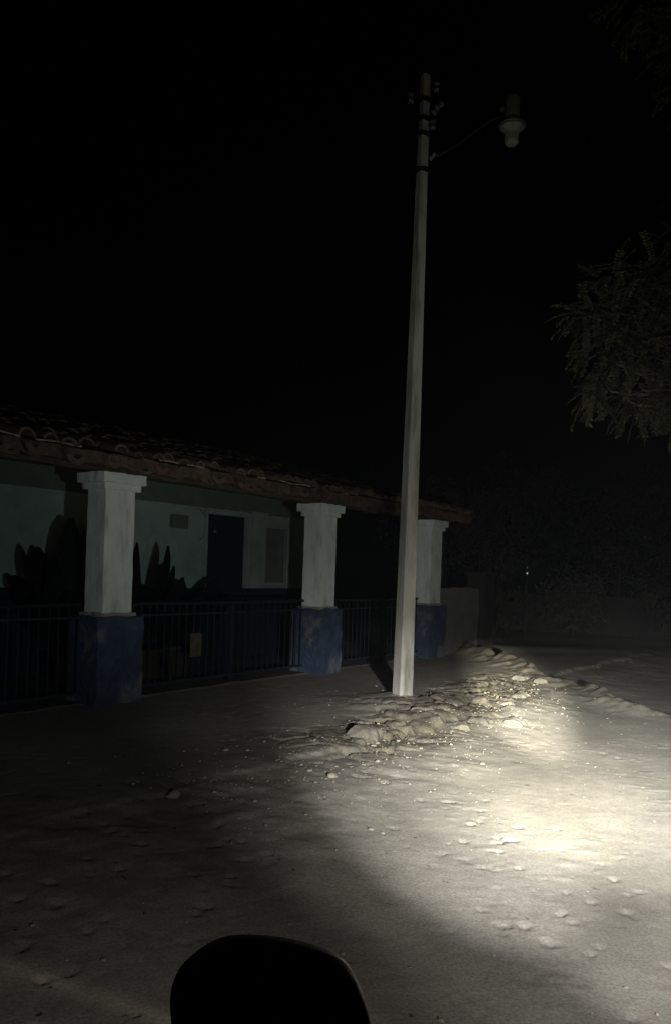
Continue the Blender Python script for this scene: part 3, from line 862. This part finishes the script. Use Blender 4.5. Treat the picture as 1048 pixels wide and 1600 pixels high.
# cluster centres (world) and radii of the leafy masses
CL = [((2.72, 8.9, 4.42), 0.28), ((2.90, 9.0, 4.00), 0.28), ((2.85, 9.0, 3.62), 0.20), ((3.00, 9.0, 4.88), 0.24), ((3.25, 9.0, 3.50), 0.30), ((3.7, 9.0, 3.55), 0.35), ((3.05, 9.0, 4.25), 0.50), ((3.45, 9.2, 3.95), 0.55), ((3.55, 8.9, 4.75), 0.50), ((3.30, 9.1, 4.65), 0.42), ((3.75, 9.2, 5.20), 0.42), ((3.95, 9.0, 4.2), 0.7), ((4.5, 9.3, 4.8), 0.8),
      ((4.3, 9.6, 3.9), 0.6), ((5.2, 9.2, 4.2), 0.8), ((4.15, 9.3, 5.8), 0.30), ((4.9, 9.5, 5.6), 0.6), ((5.6, 8.6, 5.2), 0.9), ((6.4, 9.2, 6.0), 1.0), ((7.4, 10.2, 5.4), 1.0), ((6.6, 11.2, 5.0), 1.0),
      ((3.30, 9.1, 8.15), 0.45), ((3.7, 9.0, 7.65), 0.45), ((4.0, 9.2, 7.2), 0.35), ((4.2, 9.3, 8.2), 0.8), ((5.2, 9.6, 7.9), 1.0), ((6.3, 9.8, 8.2), 1.2), ((7.4, 10.6, 7.4), 1.1), ((5.2, 10.8, 7.0), 0.9), ((4.2, 9.6, 9.0), 0.8)]
bark = bmesh.new()
o0 = Vector((6.4, 10.0, -0.15))
tube(bark, [Vector((0, 0, -0.3)), Vector((0.02, 0, 0.6)), Vector((-0.08, 0.03, 1.6)), Vector((-0.05, 0.0, 2.6))], [0.30, 0.23, 0.20, 0.17], 12)
limb_roots = {}
for k, (c, r_) in enumerate(CL):
    c = Vector(c) - o0
    a = Vector((-0.05, 0, 2.5))
    mid = a.lerp(c, 0.5) + Vector((0, 0, 0.5)) + rvec(rt) * 0.25
    q1 = a.lerp(mid, 0.5) + Vector((0, 0, 0.15)); q2 = mid.lerp(c, 0.5) + rvec(rt) * 0.12
    tube(bark, [a, q1, mid, q2, c], [0.085, 0.065, 0.045, 0.028, 0.010], 7)
V, F = [], []
TW = bmesh.new()
for k, (c, r_) in enumerate(CL):
    c = Vector(c) - o0
    vis = k < 17 or 21 <= k <= 24
    nt = int((185 if vis else 110) * r_ * r_ + 26)
    for j in range(nt):
        d0 = rvec(rt)
        st = c + d0 * r_ * 0.75
        out = (d0.normalized() * 0.6 + Vector((-0.15, 0, -0.35)) + rvec(rt) * 0.9).normalized()
        ln = rt.uniform(0.18, 0.42)
        n_ = int(ln / 0.032)
        p = st; d = out.copy()
        start = p.copy()
        for m_ in range(n_):
            d = (d + Vector((0, 0, -0.05))).normalized()
            p = p + d * 0.032
            sd = d.cross(Vector((0, 0, 1)))
            if sd.length < 0.1: sd = Vector((1, 0, 0))
            sd.normalize()
            for sg in (-1, 1):
                ld = (sd * sg * 0.9 + d * 0.45 + Vector((0, 0, -0.25)) + rvec(rt) * 0.25).normalized()
                wd_ = ld.cross(d).normalized().cross(ld).normalized()
                wv = (wd_ + rvec(rt) * 0.4).normalized()
                add_leaf(V, F, p, ld, wv, rt.uniform(0.04, 0.07), rt.uniform(0.011, 0.018))
        tube(TW, [start, p], 0.0035, 3, cap=False)
mesh_obj('crown', V, F, M['leaf'], tr)
tmp = bpy.data.meshes.new('t'); TW.to_mesh(tmp); TW.free(); bark.from_mesh(tmp)
link('trunk', bark, M['bark'], tr, smooth=True)

# ------------------------------------------------------------------ dim trees at the end of the street
def far_tree(x, y, h, r_, label, seed, nl=2600, trunk=True, name='tree', cat='tree', group='dim trees at the end of the street', squash=0.85):
    rr = random.Random(seed)
    t_ = empty(name, (x, y, -0.25), 0)
    tag(t_, label, cat, group)
    V, F = [], []
    cl = []
    zc = h - r_ * squash
    for k in range(22):
        v = rvec(rr)
        cl.append((Vector((v.x * r_, v.y * r_, zc + v.z * r_ * squash)), rr.uniform(0.25, 0.5) * r_))
    for k in range(nl):
        c, q = cl[k % len(cl)]
        v = rvec(rr); v = v.normalized() * (v.length ** 0.5)
        p = c + v * q
        if p.z < 0.1: p.z = 0.1 + rr.random() * 0.3
        d = rvec(rr).normalized(); sd = d.orthogonal().normalized()
        add_leaf(V, F, p, d, sd, rr.uniform(0.12, 0.24), rr.uniform(0.035, 0.07))
    mesh_obj('crown', V, F, M['far_leaf'], t_)
    bm_ = bmesh.new()
    tube(bm_, [(0, 0, -0.3), (0.05, 0, zc * 0.5), (0, 0.05, zc)], [0.05 * h * 0.5, 0.04 * h * 0.5, 0.02 * h * 0.5], 8)
    for c, q in cl[:9]:
        tube(bm_, [(0, 0, zc * 0.55), Vector((0, 0, zc * 0.6)).lerp(c, 0.5), c], [0.05, 0.035, 0.012], 5)
    link('trunk', bm_, M['dark_wall'], t_)
    return t_
far_tree(6.6, 30.5, 6.3, 2.6, 'tallest dim tree beyond the gate post, nearest the house', 21)
far_tree(10.2, 29.0, 5.6, 2.4, 'middle dim tree above the far wall', 22)
far_tree(13.6, 28.0, 4.2, 2.3, 'lower dim tree at the right edge above the far wall', 23)
far_tree(3.6, 27.0, 4.6, 2.0, 'dim bushy tree just behind the gate post', 24)
for i, (x, y, lab) in enumerate(((4.6, 22.5, 'dim roadside bush left of the pair of far lights'), (7.0, 23.5, 'dim roadside bush right of the pair of far lights'), (9.6, 22.6, 'dim roadside bush nearest the right edge'))):
    far_tree(x, y, 1.7 + 0.2 * i, 0.95, lab, 40 + i, 1200, name='bush', cat='bush', group='bushes before the far wall', squash=0.8)

# pair of tiny far lights
em = bpy.data.materials.new('far_light'); em.use_nodes = True
eb = em.node_tree.nodes['Principled BSDF']; eb.inputs['Base Color'].default_value = (0.3, 0.3, 0.3, 1)
eb.inputs['Emission Color'].default_value = (0.9, 1.0, 0.95, 1); eb.inputs['Emission Strength'].default_value = 0.4
dl = empty('distant_lamp', (5.35, 22.4, 0), 0)
tag(dl, 'tiny pair of pale lights on a thin post far down the street', 'lamp')
bm = bmesh.new(); tube(bm, [(0, 0, -0.3), (0, 0, 1.72)], 0.03, 8); link('post', bm, M['dark_steel'], dl)
for z, r_ in ((1.60, 0.026), (1.76, 0.014)):
    bm = bmesh.new(); bmesh.ops.create_icosphere(bm, subdivisions=2, radius=r_)
    bmesh.ops.translate(bm, vec=(0, -0.05, z), verts=bm.verts)
    link('bulb', bm, em, dl, smooth=True)

# ------------------------------------------------------------------ rear-view mirror of the vehicle, close to the camera
OUT = [(258, 1600), (252, 1562), (254, 1530), (268, 1505), (298, 1480), (330, 1466), (375, 1462), (425, 1464), (470, 1471), (505, 1481), (530, 1495),
       (549, 1520), (566, 1560), (579, 1600), (584, 1650), (574, 1705), (540, 1742), (480, 1758), (400, 1762), (330, 1752), (285, 1722), (266, 1665)]
k_ = 0.62 / 1250
pts = [((a - 415) * k_, (1610 - b) * k_) for a, b in OUT]
def smooth_loop(p, it=2):
    for _ in range(it):
        q = []
        for i in range(len(p)):
            a, b = p[i], p[(i + 1) % len(p)]
            q += [(a[0] * .75 + b[0] * .25, a[1] * .75 + b[1] * .25), (a[0] * .25 + b[0] * .75, a[1] * .25 + b[1] * .75)]
        p = q
    return p
pts = smooth_loop(pts)
mir = empty('rear_view_mirror', (-0.0385, 0.62, 1.1215), 0)
mir.rotation_euler = (0, R(1.9), 0)
tag(mir, 'black rounded rear-view mirror of the vehicle, close at the bottom of the picture', 'mirror')
bm = bmesh.new()
prof = [(0.93, 0.004), (0.94, 0.0), (0.975, -0.001), (1.0, 0.006), (1.0, 0.016), (0.96, 0.030), (0.82, 0.046), (0.55, 0.058), (0.2, 0.062)]
rings = [[bm.verts.new((x * f_, y_, z * f_)) for x, z in pts] for f_, y_ in prof]
n_ = len(pts)
for a, b in zip(rings, rings[1:]):
    for k in range(n_): bm.faces.new((a[k], a[(k + 1) % n_], b[(k + 1) % n_], b[k]))
bm.faces.new(rings[-1])
bmesh.ops.recalc_face_normals(bm, faces=bm.faces)
link('housing', bm, M['mirror_shell'], mir, smooth=True)
bm = bmesh.new()
bm.faces.new([bm.verts.new((x * 0.94, 0.003, z * 0.94)) for x, z in pts])
r0 = bm.faces[:] if False else None
bmesh.ops.recalc_face_normals(bm, faces=bm.faces)
link('glass', bm, M['mirror_glass'], mir)
bm = bmesh.new()
tube(bm, [(0.0, 0.040, -0.055), (0.015, 0.045, -0.12), (0.05, 0.05, -0.20), (0.055, 0.05, -0.30)], 0.006, 10)
link('stalk', bm, M['dark_steel'], mir, smooth=True)

# ------------------------------------------------------------------ dusty night air
bm = bmesh.new(); box(bm, -760, 760, -340, 960, -2.0, 16.0)
hm = bpy.data.materials.new('haze'); hm.use_nodes = True
hn = hm.node_tree; hn.nodes.clear()
pv = hn.nodes.new('ShaderNodeVolumePrincipled'); pv.inputs['Density'].default_value = 0.0013; pv.inputs['Color'].default_value = (0.9, 0.92, 0.95, 1)
ho = hn.nodes.new('ShaderNodeOutputMaterial'); hn.links.new(pv.outputs[0], ho.inputs['Volume'])
tag(link('haze', bm, hm), kind='stuff')
